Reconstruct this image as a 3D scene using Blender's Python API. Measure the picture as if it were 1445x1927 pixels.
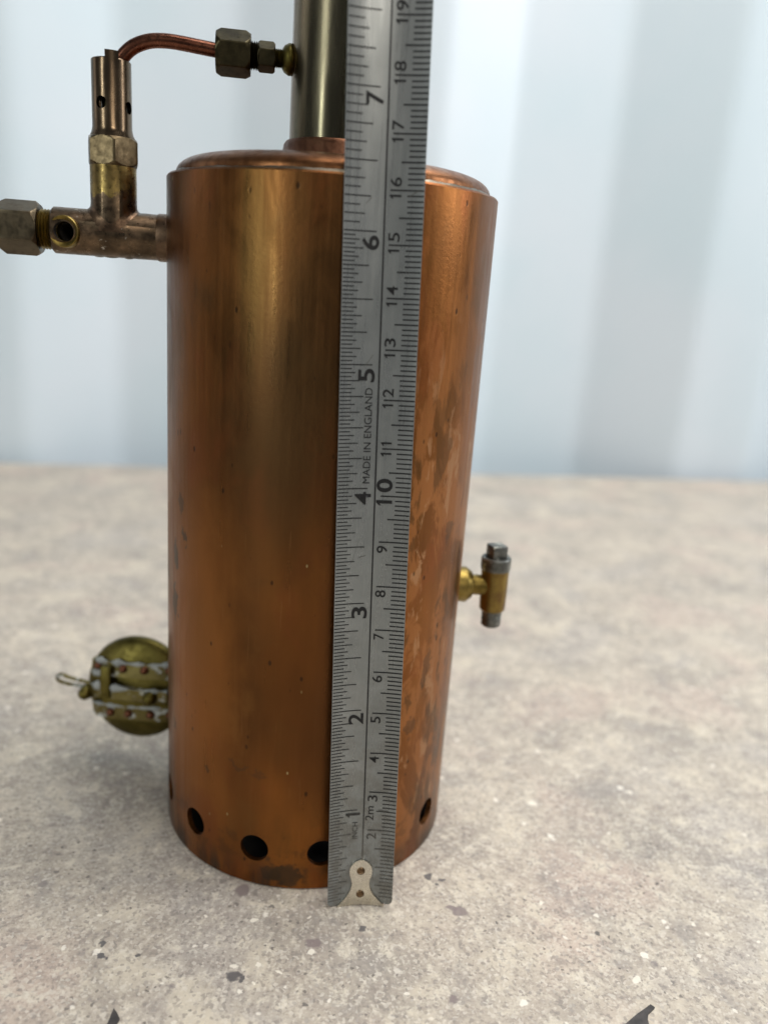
import bpy, bmesh, math, random
from mathutils import Vector, Matrix, noise

# ------------------------------------------------------------------ reset
for o in list(bpy.data.objects):
    bpy.data.objects.remove(o)
SC = bpy.context.scene
COL = SC.collection
MM = 0.001                     # all dimensions below are in millimetres
R = math.radians

# ------------------------------------------------------------------ camera
CAM_POS = Vector((11.118, -203.824, 144.015))
PITCH, YAW, ROLL = 0.2779, 0.0277, 0.0716
fw = Vector((math.sin(YAW)*math.cos(PITCH), math.cos(YAW)*math.cos(PITCH), -math.sin(PITCH)))
rt = Vector((math.cos(YAW), -math.sin(YAW), 0))
up = rt.cross(fw)
r2 = math.cos(ROLL)*rt + math.sin(ROLL)*up
u2 = -math.sin(ROLL)*rt + math.cos(ROLL)*up
cd = bpy.data.cameras.new('camera')
cd.sensor_fit = 'VERTICAL'; cd.sensor_height = 36.0; cd.sensor_width = 27.0
cd.lens = 36.0*1538.89/1927.0
cd.clip_start = 0.01; cd.clip_end = 50
cd.dof.use_dof = True
cd.dof.focus_distance = 0.178
cd.dof.aperture_fstop = 8.4
cam = bpy.data.objects.new('camera', cd); COL.objects.link(cam)
m = Matrix((r2, u2, -fw)).transposed().to_4x4(); m.translation = CAM_POS*MM
cam.matrix_world = m
SC.camera = cam

# ------------------------------------------------------------------ light
w = bpy.data.worlds.new('World'); SC.world = w; w.use_nodes = True
bg = w.node_tree.nodes['Background']
bg.inputs['Color'].default_value = (0.86, 0.92, 1.0, 1); bg.inputs['Strength'].default_value = 0.12

def area(name, loc, target, sx, sy, power, col):
    l = bpy.data.lights.new(name, 'AREA'); l.shape = 'RECTANGLE'; l.size = sx; l.size_y = sy
    l.energy = power; l.color = col
    o = bpy.data.objects.new(name, l); COL.objects.link(o)
    o.location = loc
    o.rotation_euler = (Vector(target)-Vector(loc)).to_track_quat('-Z', 'Y').to_euler()
    return o
area('ceiling_light', (0.36, 0.03, 1.15), (0.05, 0.16, 0.0), 0.9, 0.7, 15.2, (1.0, 0.965, 0.92))
area('right_fill_light', (1.35, 0.0, 0.62), (0.0, 0.1, 0.1), 0.5, 0.7, 10.5, (0.97, 0.98, 1.0))  # added fill for the copper's right reflection band and wall slopes, no window
area('left_fill_light', (-1.35, 0.10, 0.50), (0.0, 0.0, 0.1), 0.45, 0.6, 0.8, (1.0, 0.97, 0.93))  # weak added fill for the left reflection band, no window
area('front_fill_light', (0.45, -1.25, 0.80), (0, 0, 0.15), 0.4, 0.3, 4.0, (1.0, 0.93, 0.82))  # added unseen source, brightens the upper tape blade
area('front_strip_light', (-0.85, -1.10, 0.48), (0, 0, 0.1), 0.03, 0.85, 5.0, (0.93, 1.0, 0.97))

SC.view_settings.view_transform = 'Standard'
SC.view_settings.look = 'None'
SC.view_settings.exposure = 0.0
SC.view_settings.gamma = 1.0
SC.view_settings.use_curve_mapping = False
SC.render.engine = 'CYCLES'
SC.cycles.max_bounces = 7; SC.cycles.diffuse_bounces = 3; SC.cycles.glossy_bounces = 4

# ------------------------------------------------------------------ helpers
def frame(origin, axis, ref=(0, 0, 1)):
    """matrix whose z runs along axis; x as close as possible to ref"""
    z = Vector(axis).normalized(); x = Vector(ref) - Vector(ref).dot(z)*z
    if x.length < 1e-4:
        x = Vector((1, 0, 0)) - Vector((1, 0, 0)).dot(z)*z
    x.normalize(); y = z.cross(x)
    mt = Matrix((x, y, z)).transposed().to_4x4(); mt.translation = Vector(origin)
    return mt

def finish(bm, sharp=32):
    bmesh.ops.remove_doubles(bm, verts=bm.verts, dist=1e-5)
    bmesh.ops.recalc_face_normals(bm, faces=bm.faces)
    for f in bm.faces: f.smooth = True
    a = R(sharp)
    for e in bm.edges:
        if len(e.link_faces) == 2 and e.calc_face_angle(0) > a: e.smooth = False

def obj(name, bm, mat, parent=None, sharp=32, raw=False):
    if not raw: finish(bm, sharp)
    bmesh.ops.scale(bm, vec=(MM, MM, MM), verts=bm.verts)
    me = bpy.data.meshes.new(name); bm.to_mesh(me); bm.free()
    me.materials.append(mat)
    o = bpy.data.objects.new(name, me); COL.objects.link(o)
    if parent: o.parent = parent
    return o

def thing(name, label, cat, group=None):
    o = bpy.data.objects.new(name, None); COL.objects.link(o)
    o.empty_display_size = 0.02
    o['label'] = label; o['category'] = cat
    if group: o['group'] = group
    return o

def lathe(bm, prof, mat=Matrix(), seg=64, closed=False):
    """prof: [(r,z)...] revolved round z of mat. closed joins last to first."""
    rings = []
    for r_, z_ in prof:
        if r_ < 1e-6:
            rings.append([bm.verts.new(mat @ Vector((0, 0, z_)))])
        else:
            rings.append([bm.verts.new(mat @ Vector((r_*math.cos(2*math.pi*i/seg), r_*math.sin(2*math.pi*i/seg), z_))) for i in range(seg)])
    pairs = list(zip(rings, rings[1:]))
    if closed: pairs.append((rings[-1], rings[0]))
    for a, b in pairs:
        for i in range(seg):
            j = (i+1) % seg
            if len(a) == 1 and len(b) == 1: continue
            if len(a) == 1: bm.faces.new((a[0], b[i], b[j]))
            elif len(b) == 1: bm.faces.new((a[i], a[j], b[0]))
            else: bm.faces.new((a[i], a[j], b[j], b[i]))
    return bm

def hexnut(bm, flat, z0, z1, mat, rot=0.0, bore=0.0, cham=0.9, both=True, seg=96):
    """hex prism, flat = half distance across flats, chamfered ends"""
    corner = flat/math.cos(math.pi/6); rc = flat*1.0
    n = 7; d = cham
    zs = [z0 + d*i/n for i in range(n)] + [z0+d, z1-d] + [z1-d + d*(i+1)/n for i in range(n)]
    k = (corner-rc)/d
    prof = []
    rings = []
    for zz in zs:
        lim = min(rc + k*(zz-z0) if both else corner, rc + k*(z1-zz))
        ring = []
        for i in range(seg):
            th = 2*math.pi*i/seg
            a = ((th-rot+math.pi/6) % (math.pi/3)) - math.pi/6
            hr = flat/math.cos(a)
            rr = min(hr, lim)
            ring.append(bm.verts.new(mat @ Vector((rr*math.cos(th), rr*math.sin(th), zz))))
        rings.append(ring)
    for a, b in zip(rings, rings[1:]):
        for i in range(seg):
            j = (i+1) % seg
            bm.faces.new((a[i], a[j], b[j], b[i]))
    for ring, zz in ((rings[0], z0), (rings[-1], z1)):
        c = [bm.verts.new(mat @ Vector((max(bore, .05)*math.cos(2*math.pi*i/seg), max(bore, .05)*math.sin(2*math.pi*i/seg), zz))) for i in range(seg)]
        for i in range(seg):
            j = (i+1) % seg
            bm.faces.new((ring[i], ring[j], c[j], c[i]))
        if bore <= 0: bm.faces.new(c)
    return bm

def tube_path(bm, pts, r, seg=20, caps=True):
    pts = [Vector(p) for p in pts]
    rings = []; prevx = None
    for i, p in enumerate(pts):
        t = (pts[min(i+1, len(pts)-1)] - pts[max(i-1, 0)]).normalized()
        x = prevx if prevx else (Vector((0, 1, 0)) if abs(t.y) < .9 else Vector((1, 0, 0)))
        x = (x - x.dot(t)*t).normalized(); y = t.cross(x); prevx = x
        rr = r[i] if isinstance(r, (list, tuple)) else r
        rings.append([bm.verts.new(p + rr*(math.cos(2*math.pi*k/seg)*x + math.sin(2*math.pi*k/seg)*y)) for k in range(seg)])
    for a, b in zip(rings, rings[1:]):
        for i in range(seg):
            j = (i+1) % seg
            bm.faces.new((a[i], a[j], b[j], b[i]))
    if caps:
        bm.faces.new(rings[0]); bm.faces.new(rings[-1])
    return bm

def catmull(pts, n=10):
    pts = [Vector(p) for p in pts]; out = []
    P = [2*pts[0]-pts[1]] + pts + [2*pts[-1]-pts[-2]]
    for i in range(1, len(P)-2):
        for k in range(n):
            t = k/n
            out.append(0.5*((2*P[i]) + (P[i+1]-P[i-1])*t + (2*P[i-1]-5*P[i]+4*P[i+1]-P[i+2])*t*t + (3*P[i]-P[i-1]-3*P[i+1]+P[i+2])*t**3))
    out.append(pts[-1])
    return out

def box(bm, cx, cy, cz, sx, sy, sz, mat=Matrix(), bev=0.0):
    r = bmesh.ops.create_cube(bm, size=1, matrix=mat @ Matrix.Translation((cx, cy, cz)) @ Matrix.Diagonal((sx, sy, sz, 1)))
    if bev:
        es = list({e for v in r['verts'] for e in v.link_edges})
        bmesh.ops.bevel(bm, geom=es, offset=bev, segments=2, affect='EDGES', profile=0.5)
    return bm

def cut(o, cutters, mode='DIFFERENCE', mat=None):
    """boolean o with a list of bmeshes (mm), baked into the mesh"""
    for c in cutters:
        bmesh.ops.recalc_face_normals(c, faces=c.faces)
        bmesh.ops.scale(c, vec=(MM, MM, MM), verts=c.verts)
        me = bpy.data.meshes.new('cutter'); c.to_mesh(me); c.free()
        me.materials.append(mat or o.data.materials[0])
        co = bpy.data.objects.new('cutter', me); COL.objects.link(co)
        md = o.modifiers.new('b', 'BOOLEAN'); md.operation = mode; md.solver = 'EXACT'; md.object = co
        if mat: md.material_mode = 'TRANSFER'
        dg = bpy.context.evaluated_depsgraph_get(); dg.update()
        nm = bpy.data.meshes.new_from_object(o.evaluated_get(dg))
        o.modifiers.clear(); old = o.data; o.data = nm
        bpy.data.objects.remove(co); bpy.data.meshes.remove(old)
    bm = bmesh.new(); bm.from_mesh(o.data)
    for f in bm.faces: f.smooth = True
    for e in bm.edges:
        e.smooth = not (len(e.link_faces) == 2 and e.calc_face_angle(0) > R(32))
    bm.to_mesh(o.data); bm.free()
    return o

# ------------------------------------------------------------------ material helpers
class NT:
    def __init__(s, name):
        s.m = bpy.data.materials.new(name); s.m.use_nodes = True
        s.t = s.m.node_tree; s.b = s.t.nodes['Principled BSDF']
        s.co = s.n('ShaderNodeTexCoord').outputs['Object']
    def n(s, typ, **kw):
        nd = s.t.nodes.new(typ)
        for k, v in kw.items(): setattr(nd, k, v)
        return nd
    def l(s, a, b): s.t.links.new(a, b)
    def inp(s, nd, key, v):
        if hasattr(v, 'is_linked') or isinstance(v, bpy.types.NodeSocket): s.l(v, nd.inputs[key])
        else: nd.inputs[key].default_value = v
    def map(s, scale=(1, 1, 1), loc=(0, 0, 0), rot=(0, 0, 0), src=None):
        nd = s.n('ShaderNodeMapping'); s.l(src or s.co, nd.inputs['Vector'])
        nd.inputs['Scale'].default_value = scale; nd.inputs['Location'].default_value = loc; nd.inputs['Rotation'].default_value = rot
        return nd.outputs[0]
    def noise(s, scale, detail=4, rough=0.55, vec=None, dist=0.0):
        nd = s.n('ShaderNodeTexNoise'); s.l(vec or s.co, nd.inputs['Vector'])
        nd.inputs['Scale'].default_value = scale; nd.inputs['Detail'].default_value = detail
        nd.inputs['Roughness'].default_value = rough; nd.inputs['Distortion'].default_value = dist
        return nd.outputs['Fac']
    def voro(s, scale, vec=None, feature='F1', rnd=1.0):
        nd = s.n('ShaderNodeTexVoronoi', feature=feature); s.l(vec or s.co, nd.inputs['Vector'])
        nd.inputs['Scale'].default_value = scale; nd.inputs['Randomness'].default_value = rnd
        return nd
    def ramp(s, fac, stops, interp='LINEAR'):
        nd = s.n('ShaderNodeValToRGB'); s.l(fac, nd.inputs['Fac']); cr = nd.color_ramp; cr.interpolation = interp
        while len(cr.elements) < len(stops): cr.elements.new(0.5)
        for e, (p, c) in zip(cr.elements, stops):
            e.position = p; e.color = (c, c, c, 1) if isinstance(c, (int, float)) else (*c, 1)
        return nd.outputs['Color']
    def mr(s, v, a, b, c=0.0, d=1.0, smooth=True):
        nd = s.n('ShaderNodeMapRange'); nd.interpolation_type = 'SMOOTHSTEP' if smooth else 'LINEAR'
        s.inp(nd, 0, v)
        for i, x in zip((1, 2, 3, 4), (a, b, c, d)): nd.inputs[i].default_value = x
        return nd.outputs[0]
    def math(s, op, a, b=0.0):
        nd = s.n('ShaderNodeMath', operation=op); s.inp(nd, 0, a); s.inp(nd, 1, b); return nd.outputs[0]
    def mix(s, f, a, b, mode='MIX'):
        nd = s.n('ShaderNodeMix', data_type='RGBA', blend_type=mode)
        for i, v in ((0, f), (6, a), (7, b)):
            if isinstance(v, bpy.types.NodeSocket): s.l(v, nd.inputs[i])
            elif i == 0: nd.inputs[0].default_value = v
            else: nd.inputs[i].default_value = (*v, 1)
        return nd.outputs[2]
    def sep(s, v=None):
        nd = s.n('ShaderNodeSeparateXYZ'); s.l(v or s.co, nd.inputs[0]); return nd.outputs
    def bump(s, h, strength=0.2, dist=0.0002, chain=None):
        nd = s.n('ShaderNodeBump'); s.l(h, nd.inputs['Height']); nd.inputs['Strength'].default_value = strength; nd.inputs['Distance'].default_value = dist
        if chain: s.l(chain, nd.inputs['Normal'])
        s.l(nd.outputs[0], s.b.inputs['Normal']); return nd.outputs[0]
    def set(s, **kw):
        for k, v in kw.items(): s.inp(s.b, {'color': 'Base Color', 'rough': 'Roughness', 'metal': 'Metallic', 'spec': 'Specular IOR Level'}[k], (*v, 1) if isinstance(v, tuple) else v)
    def dist2(s, cx, cy, cz, sx=1., sy=1., sz=1., src=None):
        """length of (p-c)/s, all mm"""
        v = s.map(scale=(1000/sx, 1000/sy, 1000/sz), loc=(-cx/sx, -cy/sy, -cz/sz), src=src)
        nd = s.n('ShaderNodeVectorMath', operation='LENGTH'); s.l(v, nd.inputs[0]); return nd.outputs['Value']

def metal(name, dark, mid, light, rough=(0.3, 0.5), scale=120, stretch=1.0, metal_=1.0, deposit=None, dep_amt=0.62, bumps=0.12, k=0.6):
    t = NT(name)
    dark, mid, light = (tuple(q*k for q in c_) for c_ in (dark, mid, light))
    v = t.map(scale=(1, 1, stretch))
    n1 = t.noise(scale, 6, 0.6, v); n2 = t.noise(scale*5, 4, 0.6, v)
    c = t.ramp(n1, [(0.3, dark), (0.5, mid), (0.72, light)])
    c = t.mix(t.mr(n2, 0.52, 0.72, 0, 0.5), c, dark)
    mt = metal_
    if deposit:
        d = t.mr(t.noise(scale*1.6, 5, 0.65), dep_amt, dep_amt+0.07)
        c = t.mix(d, c, deposit)
        mt = t.math('MULTIPLY', t.math('SUBTRACT', 1.0, d), metal_)
    t.set(color=c, metal=mt, rough=t.mr(n2, 0.3, 0.7, *rough))
    t.bump(n2, bumps, 0.0002)
    return t.m

# ------------------------------------------------------------------ materials
def mat_copper_shell():
    t = NT('tarnished_copper_shell')
    x, y, z = t.sep()
    streak = t.noise(1.0, 6, 0.6, t.map(scale=(210, 210, 16)))
    streak2 = t.noise(1.0, 5, 0.65, t.map(scale=(640, 640, 22)))
    big = t.noise(1.0, 3, 0.5, t.map(scale=(34, 34, 17), loc=(3.1, 1.2, 0.4)))
    patch = t.noise(1.0, 7, 0.62, t.map(scale=(115, 115, 48), loc=(5.2, 0.7, 2.0)), 0.6)
    c = t.ramp(big, [(0.30, (0.077, 0.033, 0.010)), (0.47, (0.161, 0.061, 0.016)), (0.68, (0.289, 0.106, 0.023))])
    c = t.mix(t.mr(streak, 0.42, 0.70, 0, 0.22), c, (0.113, 0.040, 0.009))
    c = t.mix(t.mr(streak2, 0.5, 0.75, 0, 0.14), c, (0.338, 0.139, 0.040))
    cl = t.noise(1.0, 6, 0.6, t.map(scale=(75, 75, 42), loc=(6, 6, 1)), 0.3)
    c = t.mix(t.mr(cl, 0.50, 0.66, 0, 0.55), c, (0.230, 0.071, 0.021))
    c = t.mix(t.mr(cl, 0.46, 0.32, 0, 0.5), c, (0.139, 0.065, 0.019))
    # broad dull brown and orange areas on the front of the barrel
    bl = t.dist2(-6, -37, 108, 17, 26, 42)
    c = t.mix(t.mr(t.math('ADD', bl, t.math('MULTIPLY', t.math('SUBTRACT', patch, 0.5), 0.7)), 0.35, 1.3, 0.62, 0), c, (0.065, 0.036, 0.015))
    bl2 = t.dist2(6, -37, 50, 13, 26, 40)
    c = t.mix(t.mr(t.math('ADD', bl2, t.math('MULTIPLY', t.math('SUBTRACT', patch, 0.5), 0.8)), 0.35, 1.25, 0.5, 0), c, (0.084, 0.034, 0.011))
    bl3 = t.dist2(-2, -37, 132, 26, 34, 40)
    c = t.mix(t.mr(t.math('ADD', bl3, t.math('MULTIPLY', t.math('SUBTRACT', cl, 0.5), 1.1)), 0.3, 1.2, 0.5, 0), c, (0.099, 0.057, 0.023))
    bl4 = t.dist2(11, -36, 85, 8, 20, 75)
    c = t.mix(t.mr(t.math('ADD', bl4, t.math('MULTIPLY', t.math('SUBTRACT', patch, 0.5), 0.9)), 0.4, 1.3, 0.62, 0), c, (0.090, 0.039, 0.015))
    bl5 = t.dist2(-26, -27, 55, 15, 16, 60)
    c = t.mix(t.mr(t.math('ADD', bl5, t.math('MULTIPLY', t.math('SUBTRACT', cl, 0.5), 1.2)), 0.3, 1.2, 0.5, 0), c, (0.361, 0.142, 0.036))
    # brassy streak below the top rim
    st = t.dist2(-13, -36, 148, 5.5, 12, 26)
    c = t.mix(t.mr(t.math('ADD', st, t.math('MULTIPLY', t.math('SUBTRACT', streak2, 0.5), 0.9)), 0.25, 1.1, 0.45, 0), c, (0.218, 0.133, 0.039))
    # flaked bright patches round the right side
    side = t.mr(x, 0.013, 0.022)
    low = t.mr(z, 0.150, 0.095)
    pm = t.math('MULTIPLY', t.math('MULTIPLY', side, low), t.mr(patch, 0.47, 0.545))
    c = t.mix(t.math('MULTIPLY', pm, 0.75), c, (0.338, 0.139, 0.046))
    pm2 = t.math('MULTIPLY', t.math('MULTIPLY', side, low), t.mr(t.noise(1.0, 6, 0.6, t.map(scale=(210, 210, 85), loc=(1, 8, 3)), 0.4), 0.58, 0.65))
    c = t.mix(t.math('MULTIPLY', pm2, 0.7), c, (0.402, 0.220, 0.109))
    pm3 = t.math('MULTIPLY', t.math('MULTIPLY', side, low), t.mr(t.noise(1.0, 6, 0.6, t.map(scale=(170, 170, 70), loc=(4, 2, 9)), 0.4), 0.54, 0.61))
    c = t.mix(t.math('MULTIPLY', pm3, 0.7), c, (0.096, 0.046, 0.016))
    # dark stains
    wob = t.n('ShaderNodeTexNoise'); t.l(t.co, wob.inputs['Vector']); wob.inputs['Scale'].default_value = 330; wob.inputs['Detail'].default_value = 4
    wv = t.n('ShaderNodeVectorMath', operation='MULTIPLY_ADD'); t.l(wob.outputs['Color'], wv.inputs[0]); wv.inputs[1].default_value = (0.006, 0.006, 0.010); t.l(t.co, wv.inputs[2])
    for (az, zz, sa, sz, k) in STAINS:
        px_, py_ = 37.8*math.cos(R(az)), 37.8*math.sin(R(az))
        d = t.dist2(px_+3, py_+3, zz+5, sa, sa, sz, src=wv.outputs[0])
        c = t.mix(t.mr(d, 0.7, 1.05, k, 0), c, (0.065, 0.042, 0.024))
    # soot along the bottom edge
    soot = t.math('MULTIPLY', t.mr(z, 0.009, 0.001), t.mr(patch, 0.42, 0.6))
    c = t.mix(t.math('MULTIPLY', soot, 0.85), c, (0.06, 0.042, 0.030))
    zr = t.math('ABSOLUTE', t.math('SUBTRACT', z, 0.0103))
    ring = t.math('MULTIPLY', t.mr(zr, 0.0065, 0.003), t.mr(t.noise(1.0, 5, 0.65, t.map(scale=(230, 230, 230), loc=(2, 7, 1))), 0.50, 0.62))
    c = t.mix(t.math('MULTIPLY', ring, 0.35), c, (0.066, 0.040, 0.019))
    # pits and scratches
    vo = t.voro(420, t.map(scale=(1, 1, 0.6)))
    rnd = t.sep(vo.outputs['Color'])[0]
    pit = t.math('MULTIPLY', t.mr(vo.outputs['Distance'], 0.10, 0.22, 1, 0), t.mr(rnd, 0.86, 0.9))
    c = t.mix(t.math('MULTIPLY', pit, 0.75), c, (0.03, 0.018, 0.01))
    bp = t.math('MULTIPLY', t.mr(vo.outputs['Distance'], 0.06, 0.14, 1, 0), t.mr(rnd, 0.05, 0.035))
    c = t.mix(t.math('MULTIPLY', bp, 0.8), c, (0.402, 0.318, 0.150))
    vd = t.voro(1.0, t.map(scale=(900, 900, 330), loc=(3, 1, 2)))
    rd = t.sep(vd.outputs['Color'])[1]
    clus = t.mr(t.noise(1.0, 3, 0.5, t.map(scale=(70, 70, 45), loc=(9, 4, 1))), 0.52, 0.62)
    dash = t.math('MULTIPLY', t.math('MULTIPLY', t.mr(vd.outputs['Distance'], 0.2, 0.36, 1, 0), t.mr(rd, 0.78, 0.82)), t.math('MULTIPLY', clus, t.mr(x, -0.012, -0.022)))
    c = t.mix(t.math('MULTIPLY', dash, 0.7), c, (0.04, 0.024, 0.013))
    scr = t.mr(t.noise(1.0, 3, 0.5, t.map(scale=(1500, 1500, 60), rot=(0.02, 0, 0))), 0.66, 0.72)
    c = t.mix(t.math('MULTIPLY', scr, 0.1), c, (0.363, 0.181, 0.075))
    rgh = t.math('ADD', t.mr(streak2, 0.25, 0.75, 0.25, 0.39), t.math('MULTIPLY', t.mr(patch, 0.4, 0.6), 0.08))
    t.set(color=c, metal=0.93, rough=rgh)
    h = t.math('ADD', t.math('MULTIPLY', streak2, 0.35), t.math('MULTIPLY', t.noise(1100, 5, 0.7), 0.9))
    h = t.math('SUBTRACT', h, t.math('MULTIPLY', pit, 0.8))
    h = t.math('ADD', h, t.math('MULTIPLY', patch, 0.6))
    t.bump(h, 0.14, 0.00025)
    return t.m

STAINS = [(-148, 78, 2.2, 4.5, .9), (-149, 66, 1.6, 6.0, .85), (-141, 83, 1.0, 2.5, .8), (-143, 92, 1.0, 4.0, .6), (-112, 32, 3.0, 1.0, .4), (-104, 30.5, 2.5, 1.4, .35), (-150, 33, 1.0, 1.6, .7), (-92, 3.5, 5.0, 3.0, .8), (-98, 4, 3, 3.5, .7), (-160, 72, 1.6, 5, .7), (-40, 55, 1.6, 6, .5), (-47, 40, 1.2, 4, .5), (-33, 88, 1.2, 4, .5), (-24, 30, 1.3, 4, .5), (-126, 27, 1.0, 1.4, .6)]
M_SHELL = mat_copper_shell()
M_CAP = metal('copper_cap', (0.16, 0.07, 0.03), (0.40, 0.165, 0.065), (0.60, 0.29, 0.13), (0.28, 0.45), 110, 1, 0.95, deposit=(0.30, 0.26, 0.21), dep_amt=0.64, k=0.42)
M_CHIM = metal('smoked_brass_chimney', (0.11, 0.10, 0.065), (0.20, 0.17, 0.11), (0.32, 0.205, 0.13), (0.19, 0.32), 70, 0.12, 1.0, bumps=0.08, k=0.75)
M_COLLAR = metal('copper_collar', (0.14, 0.06, 0.035), (0.26, 0.115, 0.065), (0.36, 0.18, 0.10), (0.3, 0.5), 160)
M_TEE = metal('brown_gunmetal', (0.13, 0.08, 0.05), (0.30, 0.19, 0.12), (0.44, 0.28, 0.17), (0.26, 0.45), 170, 1, 0.97, deposit=(0.45, 0.40, 0.34), dep_amt=0.70, k=0.42)
M_NUT = metal('dull_bronze', (0.15, 0.115, 0.07), (0.27, 0.215, 0.14), (0.36, 0.28, 0.18), (0.30, 0.46), 140, k=0.40)
M_DKNUT = metal('dark_olive_bronze', (0.06, 0.05, 0.03), (0.13, 0.11, 0.06), (0.22, 0.18, 0.095), (0.30, 0.46), 200, k=0.42)
M_BRASS = metal('aged_brass', (0.22, 0.15, 0.04), (0.46, 0.33, 0.09), (0.56, 0.42, 0.16), (0.36, 0.5), 170, k=0.5)
M_COLUMN = metal('part_plated_brass', (0.20, 0.10, 0.06), (0.42, 0.29, 0.085), (0.50, 0.37, 0.12), (0.28, 0.45), 130, 0.6, 0.97)
M_OLIVE = metal('olive_brass', (0.10, 0.08, 0.02), (0.21, 0.17, 0.045), (0.30, 0.24, 0.07), (0.36, 0.52), 120)
M_STRAP = metal('limescaled_brass', (0.16, 0.12, 0.04), (0.27, 0.22, 0.08), (0.34, 0.28, 0.11), (0.35, 0.5), 150, 1, 0.95, deposit=(0.40, 0.42, 0.40), dep_amt=0.53)
M_RIVET = metal('copper_rivet', (0.22, 0.09, 0.05), (0.40, 0.17, 0.10), (0.52, 0.25, 0.15), (0.35, 0.5), 300, k=0.42)
M_PIPE = metal('copper_tube', (0.17, 0.065, 0.04), (0.36, 0.14, 0.085), (0.50, 0.22, 0.14), (0.22, 0.36), 150, k=0.42)
M_GREY = metal('weathered_grey_metal', (0.09, 0.095, 0.09), (0.19, 0.195, 0.18), (0.36, 0.36, 0.33), (0.35, 0.5), 260, 1, 0.9, deposit=(0.40, 0.41, 0.36), dep_amt=0.58, k=0.85)
M_HOOK = metal('nickel_plate', (0.48, 0.45, 0.38), (0.70, 0.66, 0.57), (0.80, 0.76, 0.67), (0.24, 0.36), 180, k=1.0)
M_HRIV = metal('brown_rivet', (0.12, 0.07, 0.04), (0.25, 0.16, 0.09), (0.4, 0.27, 0.16), (0.25, 0.4), 500)

t_ = NT('soot'); t_.set(color=t_.ramp(t_.noise(300, 4), [(0.3, (0.010, 0.008, 0.007)), (0.7, (0.026, 0.020, 0.016))]), rough=0.85); M_SOOT_SHADE = t_.m  # soot inside the shell, also the painted dark of the tee bore

def mat_blade():
    t = NT('satin_steel_blade')
    n = t.noise(1.0, 5, 0.6, t.map(scale=(900, 900, 30)))
    n2 = t.noise(90, 5, 0.6)
    x, y, z = t.sep()
    c = t.ramp(n2, [(0.3, (0.205, 0.217, 0.215)), (0.7, (0.27, 0.282, 0.28))])
    c = t.mix(t.mr(n, 0.55, 0.75, 0, 0.22), c, (0.36, 0.36, 0.34))
    wear_shade = t.math('MULTIPLY', t.mr(z, 0.085, 0.0), t.mr(t.noise(260, 5, 0.65), 0.36, 0.62))
    c = t.mix(t.math('MULTIPLY', wear_shade, 0.75), c, (0.15, 0.145, 0.13))  # tip grime plus shade painted into the lower blade
    t.set(color=c, metal=0.5, rough=t.mr(n, 0.3, 0.7, 0.25, 0.36))
    t.bump(n, 0.05, 0.0001)
    return t.m
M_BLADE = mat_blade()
def mat_ink():
    t = NT('black_print')
    x, y, z = t.sep()
    n = t.noise(700, 4, 0.6)
    wear_shade = t.math('MULTIPLY', t.mr(z, 0.034, 0.008), t.mr(n, 0.35, 0.65, 0.35, 1.0))
    c = t.mix(t.math('MULTIPLY', wear_shade, 0.60), (0.012, 0.012, 0.013), (0.20, 0.185, 0.16))
    t.set(color=c, rough=0.5, spec=0.3)
    return t.m
M_INK = mat_ink()

def mat_wall():
    t = NT('pale_blue_painted_steel')
    n = t.noise(5, 4, 0.5); n2 = t.noise(40, 4, 0.6)
    c = t.mix(t.mr(n, 0.35, 0.65), (0.53, 0.625, 0.685), (0.585, 0.65, 0.71))
    v = t.voro(9); rn = t.sep(v.outputs['Color'])[0]
    c = t.mix(t.math('MULTIPLY', t.math('MULTIPLY', t.mr(v.outputs['Distance'], 0.04, 0.1, 1, 0), t.mr(rn, 0.9, 0.92)), 0.25), c, (0.45, 0.45, 0.45))
    t.set(color=c, rough=0.45)
    t.bump(n2, 0.05, 0.001)
    return t.m
M_WALL = mat_wall()

# spots seen on the slab: x, y, radius (mm), colour kind
SPOTS = [(-11.7, -39.2, 1.9, 'p'), (17.2, -49.4, 1.05, 'd'), (6.6, -54.2, 2.0, 'p'), (-9.7, -64.0, 1.5, 'd'), (-8.0, -64.9, 0.9, 'd'), (-39.6, -57.5, 0.9, 'd'), (-39.0, -61.0, 1.0, 'd'), (-37.6, -61.4, 0.6, 'd'), (-31.0, -59.9, 0.8, 'd'), (40.5, -42.3, 1.9, 'p'), (38.5, -41.5, 1.4, 'p'), (33.5, -31.0, 0.9, 'd'), (37.2, -31.8, 0.9, 'd'), (35.5, -33.6, 0.8, 'd'), (36.5, -67.5, 1.3, 'p'),
         (-7.6, -47.9, 1.3, 'w'), (-4.9, -61.2, 1.0, 'w'), (-0.4, -62.5, 1.1, 'w'), (-9.8, -61.4, 1.1, 'w'), (6.2, -56.9, 1.1, 'w'), (-19, -47.6, 0.8, 'w'), (-21.5, -34, 1.0, 'w'), (-5.7, -66.0, 0.7, 'w'), (4.5, -46.5, .8, 'w'), (78, -60, 1.4, 'w'), (61, -38, 1.2, 'w'), (66, 2.0, 2.2, 'w'), (40, 12, 1.6, 'w'), (97, 10, 1.8, 'w')]
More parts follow.
